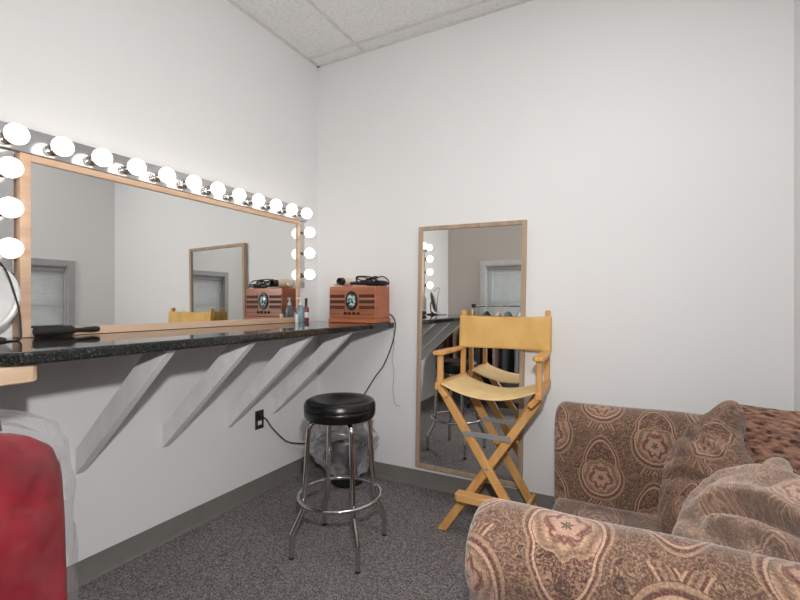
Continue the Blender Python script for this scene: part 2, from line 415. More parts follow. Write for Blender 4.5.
# ------------------------------------------------------------------ counter and brackets
CX, CY0, CZ0, CZ1 = .672, -2.155, 1.062, 1.10
poly = [(0.001, CY0)] + [(CX-.05+.05*math.sin(a), CY0+.05-.05*math.cos(a)) for a in [i*PI/2/8 for i in range(9)]] + [(CX, -.001), (.001, -.001)]
o = B().prism(poly, 'z', CZ0, CZ1).build('countertop', M_granite, None, .009, 4)
tag(o, 'polished black granite counter running along the left wall under the lit mirror', 'counter')
brk = None
bl = ['grey angled counter bracket nearest the red garment, longest in view', 'second grey counter bracket from the red garment', 'third grey counter bracket, second from the black outlet', 'grey angled counter bracket farthest back, directly above the black outlet']
for y, lb in zip((-1.667, -1.268, -.856, -.483), bl):
    t = 'x'
    poly = [(.001, .487), (.635, CZ0-.001), (.505, CZ0-.001), (.001, .600)]
    b = B(); b.prism([(p[0], p[1]) for p in poly], 'y', 0, .038)
    if brk is None:
        o = brk = b.build('counter_bracket', M_bracket, None, .003)
    else:
        b.bm.free(); o = brk.copy(); COL.objects.link(o)
    o.location = (0, y, 0); tag(o, lb, 'bracket', 'brackets under the counter')
poly = [(0.001, -2.27), (.655, -2.27), (.655, -2.087), (.642, -2.072), (.001, -2.072)]
o = B().prism(poly, 'z', 1.012, CZ0-.001).build('wooden_shelf', M_ply, None, .006, 3)
tag(o, 'raw pale wooden board under the left end of the granite counter', 'shelf')

# ------------------------------------------------------------------ lighted make-up mirror
my0, my1, mz0, mz1, GX = -1.888, -.282, CZ1+.001, 1.814, .058
t = thing('makeup_mirror', 'wide wall mirror in a pale pine frame ringed by light bulbs', 'mirror', (0, (my0+my1)/2, mz0))
hw, hh = (my1-my0)/2, mz1-mz0
b = B(); d1 = GX+.010
fl_, fr_, ft_, fb_ = .035, .026, .027, .034
b.box(.001, d1, -hw, -hw+fl_, 0, hh); b.box(.001, d1, hw-fr_, hw, 0, hh)
b.box(.001, d1, -hw+fl_, hw-fr_, hh-ft_, hh); b.box(.001, d1, -hw+fl_, hw-fr_, 0, fb_)
b.build('frame', M_pine, t, .0025)
B().box(.001, GX, -hw+fl_-.004, hw-fr_+.004, fb_-.004, hh-ft_+.004).build('mirror_glass', M_mirror, t)
# light bars
def bulb_parts(t, p):
    x, y, z = p   # on the bar face
    R90 = Matrix.Rotation(PI/2, 4, 'Y')
    so = B().lathe([(.026, 0), (.026, .004), (.0195, .007), (.0185, .014), (.0185, .034), (.0205, .036), (.0205, .043), (.012, .043)], p, 20, R90).build('socket', M_chrome, t)
    pr = [(.0135, .038)] + [(.0385*math.cos(a), .077+.0385*math.sin(a)) for a in [-1.2+i*(PI/2+1.2)/16 for i in range(17)]]
    pr[-1] = (0, .1155)
    B().lathe(pr, p, 24, R90).build('bulb', M_bulb, so)
bx = .038
t = thing('vanity_light_bar', 'long horizontal chrome bar of twelve globe bulbs above the wide mirror', 'light bar', (0, -1.10, 1.872), 0, 'globe bulb bars round the mirror')
B().box(.001, bx, -.925, .925, -.049, .052).build('backplate', M_steel, t, .006, 3)
for i in range(12): bulb_parts(t, (bx, .830-.1497*i, -.008))
for y, lb in ((-1.936, 'short upright chrome bar of three bulbs left of the wide mirror'), (-.238, 'short upright chrome bar of three bulbs right of the wide mirror by the corner')):
    t = thing('vanity_light_bar', lb, 'light bar', (0, y, 1.345), 0, 'globe bulb bars round the mirror')
    B().box(.001, bx, -.044 if y < -1 else -.040, .044 if y < -1 else .040, 0, .476).build('backplate', M_steel, t, .006, 3)
    for z in (1.735, 1.587, 1.437): bulb_parts(t, (bx, 0, z-1.345))

# ------------------------------------------------------------------ tall mirror
t = thing('tall_mirror', 'tall narrow mirror in a thin oak frame behind the director chair', 'mirror', (1.213, -.0025, .9335))
t.rotation_euler = (0, math.radians(1.0), math.radians(.25))
hw, hh, fw = .354, .804, .026
b = B()
b.box(-hw, -hw+fw, -.030, -.001, -hh, hh); b.box(hw-fw, hw, -.030, -.001, -hh, hh)
b.box(-hw+fw, hw-fw, -.030, -.001, hh-fw, hh); b.box(-hw+fw, hw-fw, -.030, -.001, -hh, -hh+fw)
b.build('frame', M_oak, t, .002)
B().box(-hw+fw-.003, hw-fw+.003, -.018, -.001, -hh+fw-.003, hh-fw+.003).build('mirror_glass', M_mirror, t)

# ------------------------------------------------------------------ radio and the hair tools on it
RZ = CZ1+.001
t = thing('retro_radio', 'reddish wooden retro radio with round dial at the counter end', 'radio', (.462, -.125, RZ), math.radians(0))
rw, rd, rh = .187, .095, .247
b = B().box(-rw, rw, -rd, rd, .03, rh)
b.build('cabinet', M_radio, t, .006, 3)
B().box(-rw-.006, rw+.006, -rd-.006, rd+.004, 0, .030).build('plinth', M_radio, t, .006, 3)
B().box(-rw+.004, rw-.004, -rd-.003, -rd+.004, .060, .0625).build('seam', M_radiodark, t)
for s in (-1, 1):
    for z in (.180, .142, .104):
        x0, x1 = (.058, .180)
        B().box(s*x0, s*x1, -rd-.0025, -rd+.004, z-.011, z+.011).build('speaker_slot', M_radiodark, t, .002)
for s in (-1, 1):
    for z in (.196, .161, .123, .085):
        B().box(s*.060, s*.178, -rd-.005, -rd+.003, z-.006, z+.006).build('slot_rib', M_radio, t, .002)
RX = Matrix.Rotation(PI/2, 4, 'X')
ov = Matrix.Diagonal((1, 1, 1, 1))
def oval(r0, r1, z0, z1, name, m, zc=.150, par=None):
    b = B(); pr = [(r1, z0), (r1, z1*.7), (r1-.003, z1), (r0, z1)] + ([(0, z1)] if r0 < .02 else [(r0, z0)])
    b.lathe(pr, (0, -rd, zc), 40, RX, 1, 1.32); return b.build(name, m, par or t)
ring = oval(.036, .049, -.002, .010, 'dial_ring', M_black)
oval(.0, .038, -.002, .005, 'dial', M_dial, .150, ring)
for i in range(4):
    B().lathe([(.010, -.002), (.010, .010), (.008, .013), (0, .013)], (-.052+.035*i, -rd, .064), 16, RX).build('knob', M_black, t)
TOP = RZ+rh
# cord from the radio to the outlet
pts = spline([(.60, -.022, RZ+.06), (.655, -.020, RZ+.05), (.688, -.028, RZ+.012), (.692, -.030, 1.06), (.668, -.030, .95), (.60, -.030, .80), (.535, -.030, .72), (.44, -.030, .58), (.33, -.026, .42), (.20, -.024, .30), (.10, -.06, .245), (.06, -.20, .225), (.055, -.30, .25), (.045, -.405, .295), (.034, -.52, .41), (.038, -.575, .478), (.030, -.601, .496)], 6)
o = tag(B().tube(pts, .0042, 8).build('power_cord', M_blackrubber), 'thin black power cord hanging from the counter end down to the outlet', 'cord')
pts = spline([(.664, -.0032, 1.055), (.668, -.0032, .95), (.655, -.0032, .85), (.668, -.0032, .74), (.66, -.0032, .64), (.672, -.0032, .55), (.69, -.0032, .525), (.715, -.0032, .522)], 6)
tag(B().tube(pts, .0026, 6).build('thin_wire', M_trimgrey), 'thin pale wire running down the back wall under the counter end', 'wire')

# hair dryer
t = thing('hair_dryer', 'cream hair dryer with black nozzle lying on top of the radio', 'hair dryer', (.350, -.140, TOP+.0365), 0)
ax = Vector((.030, -.155, 0)).normalized()
q = ax.to_track_quat('Z', 'Y').to_matrix().to_4x4()
B().lathe([(0, -.095), (.018, -.094), (.030, -.082), (.0355, -.055), (.0355, -.02), (.030, .02), (.026, .05), (.025, .055)], (0, 0, 0), 28, q).build('dryer_body', M_cream, t)
B().lathe([(.0265, .048), (.0265, .064), (.023, .070), (.0225, .092), (.0205, .092), (.019, .070), (0, .068)], (0, 0, 0), 28, q).build('nozzle', M_black, t)
hd = Vector((-.70, -.55, -.10))
B().tube([hd*.015+ax*-.045, hd*.06+ax*-.045, hd*.11+ax*-.05], [.017, .0165, .0145], 16).build('handle', M_cream, t, .004)
# curling iron
t = thing('curling_iron', 'black curling iron with a coiled cord lying on top of the radio', 'curling iron', (.52, -.115, TOP), 0)
B().tube([(-.125, -.02, .024), (-.02, -.012, .022), (.0, -.012, .022)], [.0105, .0105, .0105], 14).build('barrel', M_black, t)
B().tube([(-.005, -.012, .021), (.01, -.012, .021), (.09, -.002, .021), (.145, .004, .019), (.153, .005, .018)], [.012, .0165, .0175, .0165, .010], 16).build('handle', M_black, t)
B().bar((-.10, -.018, .037), (.02, -.010, .040), .013, .003).build('clamp_lever', M_black, t, .001)
rnd = random.Random(4); P = [(.153, .005, .018), (.168, .0, .012), (.16, -.03, .030), (.10, -.045, .034)]
for i in range(15):
    a = i*1.45
    P.append((-.005+.085*math.cos(a)+rnd.uniform(-.02, .02), -.020+.030*math.sin(a)+rnd.uniform(-.008, .008), .020+.042*abs(math.sin(a*.73))+rnd.uniform(0, .012)))
P += [(.06, .0, .055), (.12, -.01, .066), (.165, -.02, .050), (.182, -.02, .02), (.160, -.035, .012), (.10, -.03, .038), (.06, -.01, .060), (.0, .0, .046)]
B().tube(spline(P, 7), .0042, 8).build('cord', M_blackrubber, t)

# bottles by the mirror
t = thing('pump_bottle', 'clear bluish bottle with white pump top by the mirror', 'bottle', (.108, -.325, CZ1+.001))
B().lathe([(0, 0), (.024, 0), (.027, .004), (.027, .085), (.024, .103), (.012, .115), (.011, .122)], seg=24).build('body', M_blue, t)
b = B().lathe([(.013, .118), (.013, .135), (.006, .138), (.005, .160), (.011, .161), (.011, .170), (0, .172)], seg=20)
b.tube([(0, 0, .166), (-.012, -.025, .168), (-.013, -.032, .160)], .0045, 10).build('pump', M_white, t)
t = thing('spray_bottle', 'small bottle with dark red label and slim black cap beside the pump bottle', 'bottle', (.098, -.255, CZ1+.001))
B().lathe([(0, 0), (.018, 0), (.020, .003), (.020, .095), (.017, .105), (.009, .112)], seg=22).build('body', M_redlab, t)
B().lathe([(.0205, .03), (.0206, .031), (.0206, .068), (.0205, .069)], seg=22).build('label_band', M_white, t)
B().lathe([(.0095, .110), (.0095, .165), (.008, .168), (0, .168)], seg=18).build('cap', M_black, t)
t = thing('small_jar', 'small white plastic jar beside the pump bottle at the mirror foot', 'jar', (.125, -.385, CZ1+.001))
B().lathe([(0, 0), (.011, 0), (.012, .002), (.012, .040)], seg=20).build('body', M_white, t)
B().lathe([(.0125, .040), (.0125, .056), (.0115, .058), (0, .058)], seg=20).build('lid', M_white, t)

# round brush
t = thing('round_hair_brush', 'black round hair brush lying on the counter at the mirror foot', 'hair brush', (.093, -1.742, CZ1+.0235), math.radians(90))
RY = Matrix.Rotation(PI/2, 4, 'Y')
pr = [(0, -.112), (.015, -.112), (.018, -.108), (.018, .016), (.014, .024), (.009, .032)]
B().lathe(pr, seg=24, M=RY).build('barrel', M_brushbristle, t)
b = B()
for i in range(26):
    for j in range(18):
        a = 2*PI*(j+.5*(i % 2))/18; x = -.106+i*.0048
        b.tube([(x, .017*math.cos(a), .017*math.sin(a)), (x, .0222*math.cos(a), .0222*math.sin(a))], .0008, 3)
o = b.build('bristles', M_brushbristle, t)
B().lathe([(.009, .030), (.0085, .05), (.011, .08), (.0125, .10), (.0115, .118), (.007, .124), (0, .124)], seg=20, M=RY).build('handle', M_black, t)

# white oval table mirror (cut by the photograph's left edge)
t = thing('tabletop_mirror', 'white oval tabletop mirror at the left end of the counter', 'mirror', (.125, -2.016, CZ1+.001))
nrm = Vector((.80, -.56, .20)).normalized(); q = nrm.to_track_quat('Z', 'Y').to_matrix().to_4x4()
zc = .150
b = B(); b.lathe([(.086, -.006), (.098, -.010), (.108, -.004), (.110, .004), (.106, .014), (.097, .016), (.089, .010)], (0, 0, zc), 48, q, .95, 1.16).build('rim', M_white, t)
B().lathe([(0, -.004), (.0905, -.004), (.0905, .007), (0, .007)], (0, 0, zc), 48, q, .95, 1.16).build('mirror_glass', plain('frosted grey glass', (.62, .62, .62, 1), .2), t)
B().lathe([(0, -.016), (.06, -.014), (.094, -.007), (.094, -.004), (0, -.003)], (0, 0, zc), 48, q, .95, 1.16).build('back_shell', M_darkback, t)
b = B().lathe([(0, 0), (.066, 0), (.068, .005), (.05, .012), (.014, .018), (.010, .03), (0, .032)], (-.015, 0, 0), 28)
b.build('base', M_darkback, t)
B().tube(spline([(-.02, 0, .015), (-.034, 0, .05), (-.036, 0, .12), (-.022, 0, .15)], 5), .007, 10).build('stand', M_darkback, t)
pts = spline([(.004, -2.20, 1.33), (.12, -2.12, 1.405), (.19, -2.035, 1.402), (.20, -1.997, 1.374), (.20, -1.975, 1.334), (.20, -1.958, 1.274), (.20, -1.943, 1.21), (.20, -1.938, 1.15), (.205, -1.945, CZ1+.005), (.24, -2.02, CZ1+.005), (.25, -2.10, CZ1+.005)], 6)
tag(B().tube(pts, .0032, 8).build('lamp_cord', M_blackrubber), 'thin black cord arching beside the white oval tabletop mirror', 'cord')

# outlet
t = thing('wall_outlet', 'black wall outlet with a white socket below the counter brackets', 'outlet', (0, -.603, .480))
B().box(.0005, .007, -.036, .036, -.060, .060).build('cover_plate', M_blackplate, t, .003)
B().box(.0005, .010, -.017, .017, -.034, -.006).build('socket', M_socket, t, .005)
B().box(.0005, .010, -.017, .017, .006, .034).build('socket', M_black, t, .005)
B().box(.010, .033, -.013, .013, .008, .030).build('plug', M_black, t, .004)

# ------------------------------------------------------------------ bar stool
t = thing('bar_stool', 'round black vinyl bar stool on chrome legs beneath the counter', 'stool', (.827, -.863, 0), 0)
pr = [(0, .656), (.160, .656), (.171, .660), (.178, .671), (.1805, .692), (.180, .705), (.1778, .708), (.181, .712), (.180, .726), (.172, .742), (.155, .750), (.120, .7505), (.06, .746), (0, .744)]
B().lathe(pr, seg=56).build('seat', M_vinyl, t)
B().lathe([(0, .640), (.10, .640), (.10, .660), (0, .660)], seg=32).build('seat_plate', M_chrome, t)
for k_ in range(4):
    a = math.radians(55+90*k_+(-1, 1, 0, 0)[k_]); c, s = math.cos(a), math.sin(a)
    path = [(.05, .647), (.115, .647), (.143, .642), (.158, .625), (.163, .59), (.172, .45), (.183, .29), (.187, .235), (.196, .210), (.238, .128), (.245, .112), (.2455, .09), (.2455, .001)]
    pp = [(r*c, r*s, z) for r, z in path]
    lg = B().tube(spline(pp, 4), .0125, 14).build('leg', M_chrome, t)
    B().tube([(.2455*c, .2455*s, .0005), (.2455*c, .2455*s, .010)], .0128, 14).build('foot_cap', M_blackrubber, lg)
B().tube([(.2055*math.cos(2*PI*i/64), .2055*math.sin(2*PI*i/64), .268) for i in range(64)], .0098, 12, True).build('foot_ring', M_chrome, t)

# ------------------------------------------------------------------ waste bin with liner
bc = Vector((.395, -.180, 0))
t = thing('waste_bin', 'small black waste bin in the corner behind the bar stool', 'waste bin', tuple(bc))
B().lathe([(0, .001), (.105, .001), (.11, .006), (.126, .25), (.129, .255), (.125, .255), (.106, .012), (0, .012)], seg=36).build('body', M_black, t)
er = Vector((.8834, .4687, 0)); ef = Vector((-.4687, .8834, 0))
b = B()
def lfn(u, v):
    a = 2*PI*u
    # v: 0 bottom of the overhang outside, 1 the puffed open top
    z = .085+.335*v
    bulge = .60+.42*math.sin(min(1, v*1.25)*PI*.62)
    if v > .8: bulge *= 1-1.1*(v-.8)
    sx_, sy_ = .225*bulge, .135*bulge
    w = noise.noise(Vector((3*math.cos(a), 3*math.sin(a), v*4)))*.20 + noise.noise(Vector((8*math.cos(a), 8*math.sin(a), v*9+5)))*.09
    r = max(.74, min(1.12, 1+w))
    p = er*(math.cos(a)*max(sx_*r, .140)) + ef*(math.sin(a)*max(sy_*r, .136 if v < .68 else .09))
    p.y = min(p.y, .152)
    p -= er*.028*math.sin(PI*v)
    return Vector((p.x, p.y, z+.018*noise.noise(Vector((2*math.cos(a), 2*math.sin(a), 9)))))
b.grid(lfn, 72, 26, closeu=True)
o = b.build('bin_liner', M_liner); o.location = bc
tag(o, 'clear crinkled plastic bag lining the black waste bin', 'bag')

# ------------------------------------------------------------------ director chair
t = thing('director_chair', 'tall folding beech director chair with mustard canvas before the tall mirror', 'chair', (1.457, -.285, 0), math.radians(-1.6))
hw, yf, yb = .252, -.200, .205
SPL = .032     # the right rail opens outward towards the front
def ox(s, y): return s*hw + (SPL*(yb-y)/(yb-yf) if s > 0 else 0)
for s in (-1, 1):
    B().prism([(ox(s, yf-.004)-.016, yf-.004), (ox(s, yf-.004)+.016, yf-.004), (ox(s, yb)+.016, yb+.004), (ox(s, yb)-.016, yb+.004)], 'z', .762, .800).build('seat_rail', M_honey, t, .004)
    # curved arm
    a = B()
    poly = [(s*(hw+.022), yf-.012), (s*(hw+.030), yf+.003), (s*(hw+.028), .02), (s*(hw+.016), yb-.01), (s*(hw-.012), yb-.01), (s*(hw-.022), .02), (s*(hw-.028), yf+.003), (s*(hw-.020), yf-.012)]
    poly = [(x_+ox(s, y_)-s*hw, y_) for x_, y_ in poly]
    a.prism(poly, 'z', .950, .972); a.build('armrest', M_honey, t, .006, 3)
    B().box(ox(s, yf+.03)-.013, ox(s, yf+.03)+.013, yf+.022, yf+.054, .798, .952).build('arm_post', M_honey, t, .004)
    b = B(); b.bar((s*hw, yb-.030, .775), (s*hw, yb-.006, 1.192), .026, .032, (0, 1, 0)); b.build('back_post', M_honey, t, .004)
    for y in (yf+.03, yb-.06):
        B().bar((ox(s, y)-s*.005, y, .765), (ox(s, y)-s*.045, y, .722), .030, .040, (0, 1, 0)).build('hinge_block', M_honey, t, .004)
# canvas back: sleeve round both posts
b = B()
def bfn(u, v):
    x = (u*2-1)*(hw+.020); z = .962+.198*v
    y = yb-.030+(z-.775)*.0575
    e = max(0, 1-abs(abs(x)-hw)/.022)
    y += -.022*(1 if abs(x) > hw-.02 else 1)*1.0
    y += .026*(1-(x/(hw+.02))**2) + .004*math.sin(9*u+3*v)*.5
    z += -.010*(1-(x/hw)**2)*(v-.2)
    return Vector((x, y, z))
b.grid(bfn, 41, 14)
o = b.build('canvas_back', M_canvas, t); m = o.modifiers.new('solid', 'SOLIDIFY'); m.thickness = .004
for s in (-1, 1):
    b = B(); pts = []
    for i in range(20):
        a = 2*PI*i/20; pts.append((s*hw+.0225*math.cos(a), .0225*math.sin(a)))
    lo = [b.bm.verts.new((p[0], yb-.030+(.962-.775)*.0575+p[1], .962)) for p in pts]
    hi = [b.bm.verts.new((p[0], yb-.030+(1.158-.775)*.0575+p[1], 1.158)) for p in pts]
    for i in range(20): b.face([lo[i], lo[(i+1) % 20], hi[(i+1) % 20], hi[i]])
    b.build('canvas_sleeve', M_canvas, t)
b = B()
def sfn(u, v):
    y = yf+.012+(yb-yf-.03)*v; xl = -hw+.012; xr = ox(1, y)-.012; x = xl+(xr-xl)*u
    sag = .062*(1-(2*u-1)**2)*(1-.25*math.sin(PI*v))
    return Vector((x, y, .797-sag))
b.grid(sfn, 31, 16)
o = b.build('canvas_seat', M_canvas_seat, t); m = o.modifiers.new('solid', 'SOLIDIFY'); m.thickness = .004
# crossed legs: the front pair leans a little forward, the rear pair stands upright
def leg_board(p0, p1, w=.043, th=.025):
    p0, p1 = Vector(p0), Vector(p1); d = (p1-p0).normalized()
    a = d.cross(Vector((0, 1, 0))).normalized(); n_ = a.cross(d).normalized()
    b = B(); v = []
    for p, flat in ((p0, 0), (p1, 1)):
        for i, j in ((-1, -1), (1, -1), (1, 1), (-1, 1)):
            q = p+a*w/2*i+n_*th/2*j
            if flat: q = q+d*((.002-q.z)/d.z)
            v.append(b.bm.verts.new(q))
    for q in ((3,2,1,0),(4,5,6,7),(0,1,5,4),(1,2,6,5),(2,3,7,6),(3,0,4,7)): b.face([v[i] for i in q])
    return b
for (xa, fa), (xb, fb), yt, ybm in (((-.236, .292), (.268, -.232), -.140, -.203), ((-.220, .226), (.220, -.226), .160, .172)):
    leg_board((xa, yt-.014, .745), (fa, ybm-.014, 0)).build('leg', M_honey, t, .004)
    leg_board((xb, yt+.014+(.045 if yt < 0 else 0), .748), (fb, ybm+.014, 0)).build('leg', M_honey, t, .004)
    f_ = (xb-xa)/((fa-xa)+(xb-fb)); xm = xa+(fa-xa)*f_; ym = yt+(ybm-yt)*f_; zm = .745*(1-f_)
    B().lathe([(0, -.032), (.007, -.032), (.008, -.029), (.008, .029), (.007, .032), (0, .032)], (xm, ym, zm), 14, Matrix.Rotation(PI/2, 4, 'X')).build('pivot_bolt', M_zinc, t)
    f_ = (.745-.545)/.745; xl = xa+(fa-xa)*f_; xr = xb+(fb-xb)*f_; ys = yt+(ybm-yt)*f_-.0300
    B().bar((xl-.012, ys, .545), (xr+.012, ys, .545), .005, .026, (0, 0, 1)).build('metal_strap', M_zinc, t, .001)
for xs in (-.128, .188):
    B().box(xs-.010, xs+.010, -.180, .145, .125, .160).build('side_stretcher', M_honey, t, .003)
# footrest plank with a hollowed front edge
poly = [(x+.040, y+.000) for x, y in [(-.168, yf-.062), (-.150, yf-.075), (-.03, yf-.075), (-.005, yf-.058), (.03, yf-.050), (.10, yf-.050), (.125, yf-.075), (.150, yf-.075), (.168, yf-.062), (.168, yf-.003), (-.168, yf-.003)]]
B().prism(poly, 'z', .212, .248).build('footrest', M_honeyx, t, .006, 3)

# ------------------------------------------------------------------ loveseat
SX0, SX1 = 1.795, 2.79
t = thing('loveseat', 'rolled-arm loveseat in brown paisley chenille against the right wall', 'sofa', (SX0, -.945, 0))
def roll_profile(zc, R, inner, neck, z0):
    P = [(-inner, z0), (-inner, .2), (-inner, .38), (-inner, .50)]
    for i in range(25):
        a = math.radians(180-i*(222/24)); P.append((R*math.cos(a), zc+R*math.sin(a)))
    P += [(neck+.004, zc-R-.02), (neck-.004, zc-R-.08), (neck-.006, .30), (neck-.006, .2), (neck-.006, z0)]
    return P
def sweep(prof, x0, x1, place, nx=40, e=.045, wav=.004, v0=0, seed=0):
    """profile (o, z) swept along length with a rounded front end; place(l, o, z)"""
    b = B(); n = len(prof)
    arc = [0]
    for p, q_ in zip(prof, prof[1:]): arc.append(arc[-1]+math.dist(p, q_))
    co_, cz_ = sum(p[0] for p in prof)/n, sum(p[1] for p in prof)/n
    # inward normals
    nr = []
    for i in range(n):
        a, c = prof[max(i-1, 0)], prof[min(i+1, n-1)]
        d = Vector((c[0]-a[0], c[1]-a[1])).normalized(); nr.append((d.y, -d.x))
    st = [(x0+e*(1-math.sin(a)), e*(1-math.cos(a))) for a in [PI/2-i*PI/2/6 for i in range(7)]]
    st = [(x0+e*(1-math.cos(i*PI/2/6)), e*(1-math.sin(i*PI/2/6))) for i in range(7)]
    st += [(x0+e+(x1-x0-e)*(i+1)/nx, 0) for i in range(nx)]
    rings = []
    for x, ins in st:
        ring = []
        for i, (o, z) in enumerate(prof):
            w = wav*noise.noise(Vector((x*5+seed, arc[i]*6, seed)))
            zz = z + nr[i][1]*(ins-w) if 2 < i < n-3 else z
            ring.append(b.bm.verts.new(place(x, o+nr[i][0]*(ins-w), zz)))
        rings.append(ring)
    for j in range(len(st)-1):
        for i in range(n-1):
            xa, xb = st[j][0]-st[j][1]*.4, st[j+1][0]-st[j+1][1]*.4
            b.face([rings[j][i], rings[j+1][i], rings[j+1][i+1], rings[j][i+1]], [(xa, arc[i]+v0), (xb, arc[i]+v0), (xb, arc[i+1]+v0), (xa, arc[i+1]+v0)])
    f = b.face(rings[0], [(o, z) for o, z in prof]); b.face(rings[-1][::-1])
    return b
LY = -.945
pr = roll_profile(.608, .123, .125, .088, .04)
depth = SX1-SX0
near = sweep(pr, -.014, depth, lambda l, o, z: (l, -.643-o, z-.008), v0=.06, seed=1)
near.build('arm', M_sofa, t, angle=60)
far = sweep(pr, 0, depth, lambda l, o, z: (l, .638+o, z), v0=.11, seed=2)
far.build('arm', M_sofa, t, angle=60)
prb = roll_profile(.620, .095, .098, .07, .04)
sweep(prb, -.513, .513, lambda l, o, z: (depth-.100+o, l, z), e=.004, seed=3).build('back', M_sofa, t, angle=60)
def cushion_box(x0, x1, y0, y1, z0, z1, r, crown):
    b = B()
    n = 26
    def top(u, v):
        x = x0+(x1-x0)*u; y = y0+(y1-y0)*v
        d = min(u*(x1-x0), (1-u)*(x1-x0), v*(y1-y0), (1-v)*(y1-y0))
        z = z1-(r-math.sqrt(max(0, r*r-(r-min(d, r))**2)))+crown*math.sin(PI*u)*math.sin(PI*v)+.006*noise.noise(Vector((x*6, y*6, 1)))
        return Vector((x, y, z))
    V = b.grid(top, n*2, n*2, lambda u, v: (x0+(x1-x0)*u, (y1-y0)*v))
    N = n*2
    ed = [V[i][0] for i in range(N)] + [V[N-1][j] for j in range(1, N)] + [V[i][N-1] for i in range(N-2, -1, -1)] + [V[0][j] for j in range(N-2, 0, -1)]
    lo = [b.bm.verts.new((v.co.x, v.co.y, z0)) for v in ed]
    for i in range(len(ed)):
        j = (i+1) % len(ed)
        s_ = i*.04
        b.face([ed[i], lo[i], lo[j], ed[j]], [(ed[i].co.y, z1), (ed[i].co.y, z0), (ed[j].co.y, z0), (ed[j].co.y, z1)])
    b.face(lo)
    return b
cushion_box(.012, depth-.27, -.511, .509, .05, .300, .035, .018).build('seat', M_sofa, t, angle=60)
B().box(.03, depth-.02, -.70, .70, .02, .05).build('base', M_black, t)

def pillow(outline, th, seed, wr=.012, crease=None, nr=34, na=150, fine=1.0):
    """plump cushion: outline in its own plane (x right, y up), local z is its thickness"""
    O = spline([(x, y, 0) for x, y in outline], 12, True)
    m = len(O); cx_ = sum(p.x for p in O)/m; cy_ = sum(p.y for p in O)/m
    # resample evenly
    ln = [0]
    for i in range(m): ln.append(ln[-1]+(O[(i+1) % m]-O[i]).length)
    def at(s):
        s = (s % 1)*ln[-1]; i = 0
        while ln[i+1] < s: i += 1
        return O[i].lerp(O[(i+1) % m], (s-ln[i])/max(1e-9, ln[i+1]-ln[i]))
    E_ = [at(j/na) for j in range(na)]
    b = B()
    def shp(i, j, sg):
        rho = math.sin(i/nr*PI/2); p = E_[j]
        x, y = cx_+(p.x-cx_)*rho, cy_+(p.y-cy_)*rho
        z = th/2*(max(0, 1-rho**2.4))**.55
        env = min(1, (1-rho)*3.2+.0)
        q_ = Vector((x*6+seed, y*6, sg*1.5+seed))
        rad = abs(noise.noise(Vector((j/na*22, rho*2.2, seed+sg))))
        z += env**.6*wr*(1.3*noise.noise(q_)+.8*noise.noise(q_*2.1)+fine*(.55-2.4*rad)*rho)
        if crease and sg > 0:
            for (x0_, y0_, ang, ln_, dp, wd_) in crease:
                dx, dy = x-x0_, y-y0_; ca, sa = math.cos(ang), math.sin(ang)
                al, ac = dx*ca+dy*sa, -dx*sa+dy*ca
                ac += .25*al*al/max(ln_, .01)
                k_ = max(0, 1-(abs(al)/ln_)**3)
                z += k_*dp*(-math.exp(-(ac/wd_)**2)+.6*math.exp(-((ac-wd_*2.2)/(wd_*1.5))**2)+.5*math.exp(-((ac+wd_*2.2)/(wd_*1.5))**2))*min(1, env*2)
        return Vector((x, y, sg*z))
    rim = [b.bm.verts.new(shp(nr, j, 1)) for j in range(na)]
    for sg in (1, -1):
        R_ = [[b.bm.verts.new(shp(0, 0, sg))]]+[[b.bm.verts.new(shp(i, j, sg)) for j in range(na)] for i in range(1, nr)]+[rim]
        uvf = lambda v: (v.co.x*1.05+seed, v.co.y*1.05+(0 if sg > 0 else .5))
        for i in range(nr):
            for j in range(na):
                jj = (j+1) % na
                vs_ = [R_[0][0], R_[1][j], R_[1][jj]] if i == 0 else [R_[i][j], R_[i+1][j], R_[i+1][jj], R_[i][jj]]
                b.face(vs_, [uvf(v) for v in vs_])
    return b
def place(o, loc, normal):
    n_ = Vector(normal).normalized(); ex = Vector((0, 0, 1)).cross(n_).normalized(); ey = n_.cross(ex)
    o.matrix_world = Matrix(((ex.x, ey.x, n_.x, loc[0]), (ex.y, ey.y, n_.y, loc[1]), (ex.z, ey.z, n_.z, loc[2]), (0, 0, 0, 1)))
P1 = [(0.004, 0.268), (0.028, 0.251), (0.036, 0.211), (0.046, 0.163), (0.078, 0.108), (0.135, 0.050), (0.18, -0.034), (0.19, -0.14), (0.13, -0.27), (0.02, -0.33), (-0.07, -0.31), (-0.125, -0.22), (-0.150, -0.105), (-0.156, -0.025), (-0.137, 0.072), (-0.094, 0.155), (-0.045, 0.224), (-0.018, 0.259)]
o = pillow(P1, .20, 1.3, .013, [(-.02, .075, -.25, .13, .018, .018), (.0, -.06, .15, .15, .015, .016), (-.06, .15, -.55, .10, .012, .014)]).build('cushion', M_cush, angle=80)
place(o, (2.396, -.755, .629), (-.621, -.661, .421))
tag(o, 'crumpled brown paisley cushion with a pointed top corner leaning on the loveseat back', 'cushion', 'cushions on the loveseat')
P2 = [(-0.147, -0.22), (-0.166, -0.103), (-0.156, -0.018), (-0.123, 0.061), (-0.073, 0.117), (-0.02, 0.150), (0.010, 0.158), (0.017, 0.186), (0.037, 0.189), (0.054, 0.158), (0.085, 0.150), (0.145, 0.130), (0.186, 0.075), (0.20, -0.017), (0.19, -0.16), (0.14, -0.29), (0.03, -0.34), (-.08, -.31)]
o = pillow(P2, .24, 5.1, .010, [(.045, -.030, .22, .13, .085, .019), (.070, .10, 1.15, .075, .022, .013), (-.08, .02, .95, .12, .010, .014), (-.03, -.12, -.3, .12, .02, .02)]).build('cushion', M_cushl, angle=80)
place(o, (2.449, -1.089, .62), (-.451, -.621, .641))
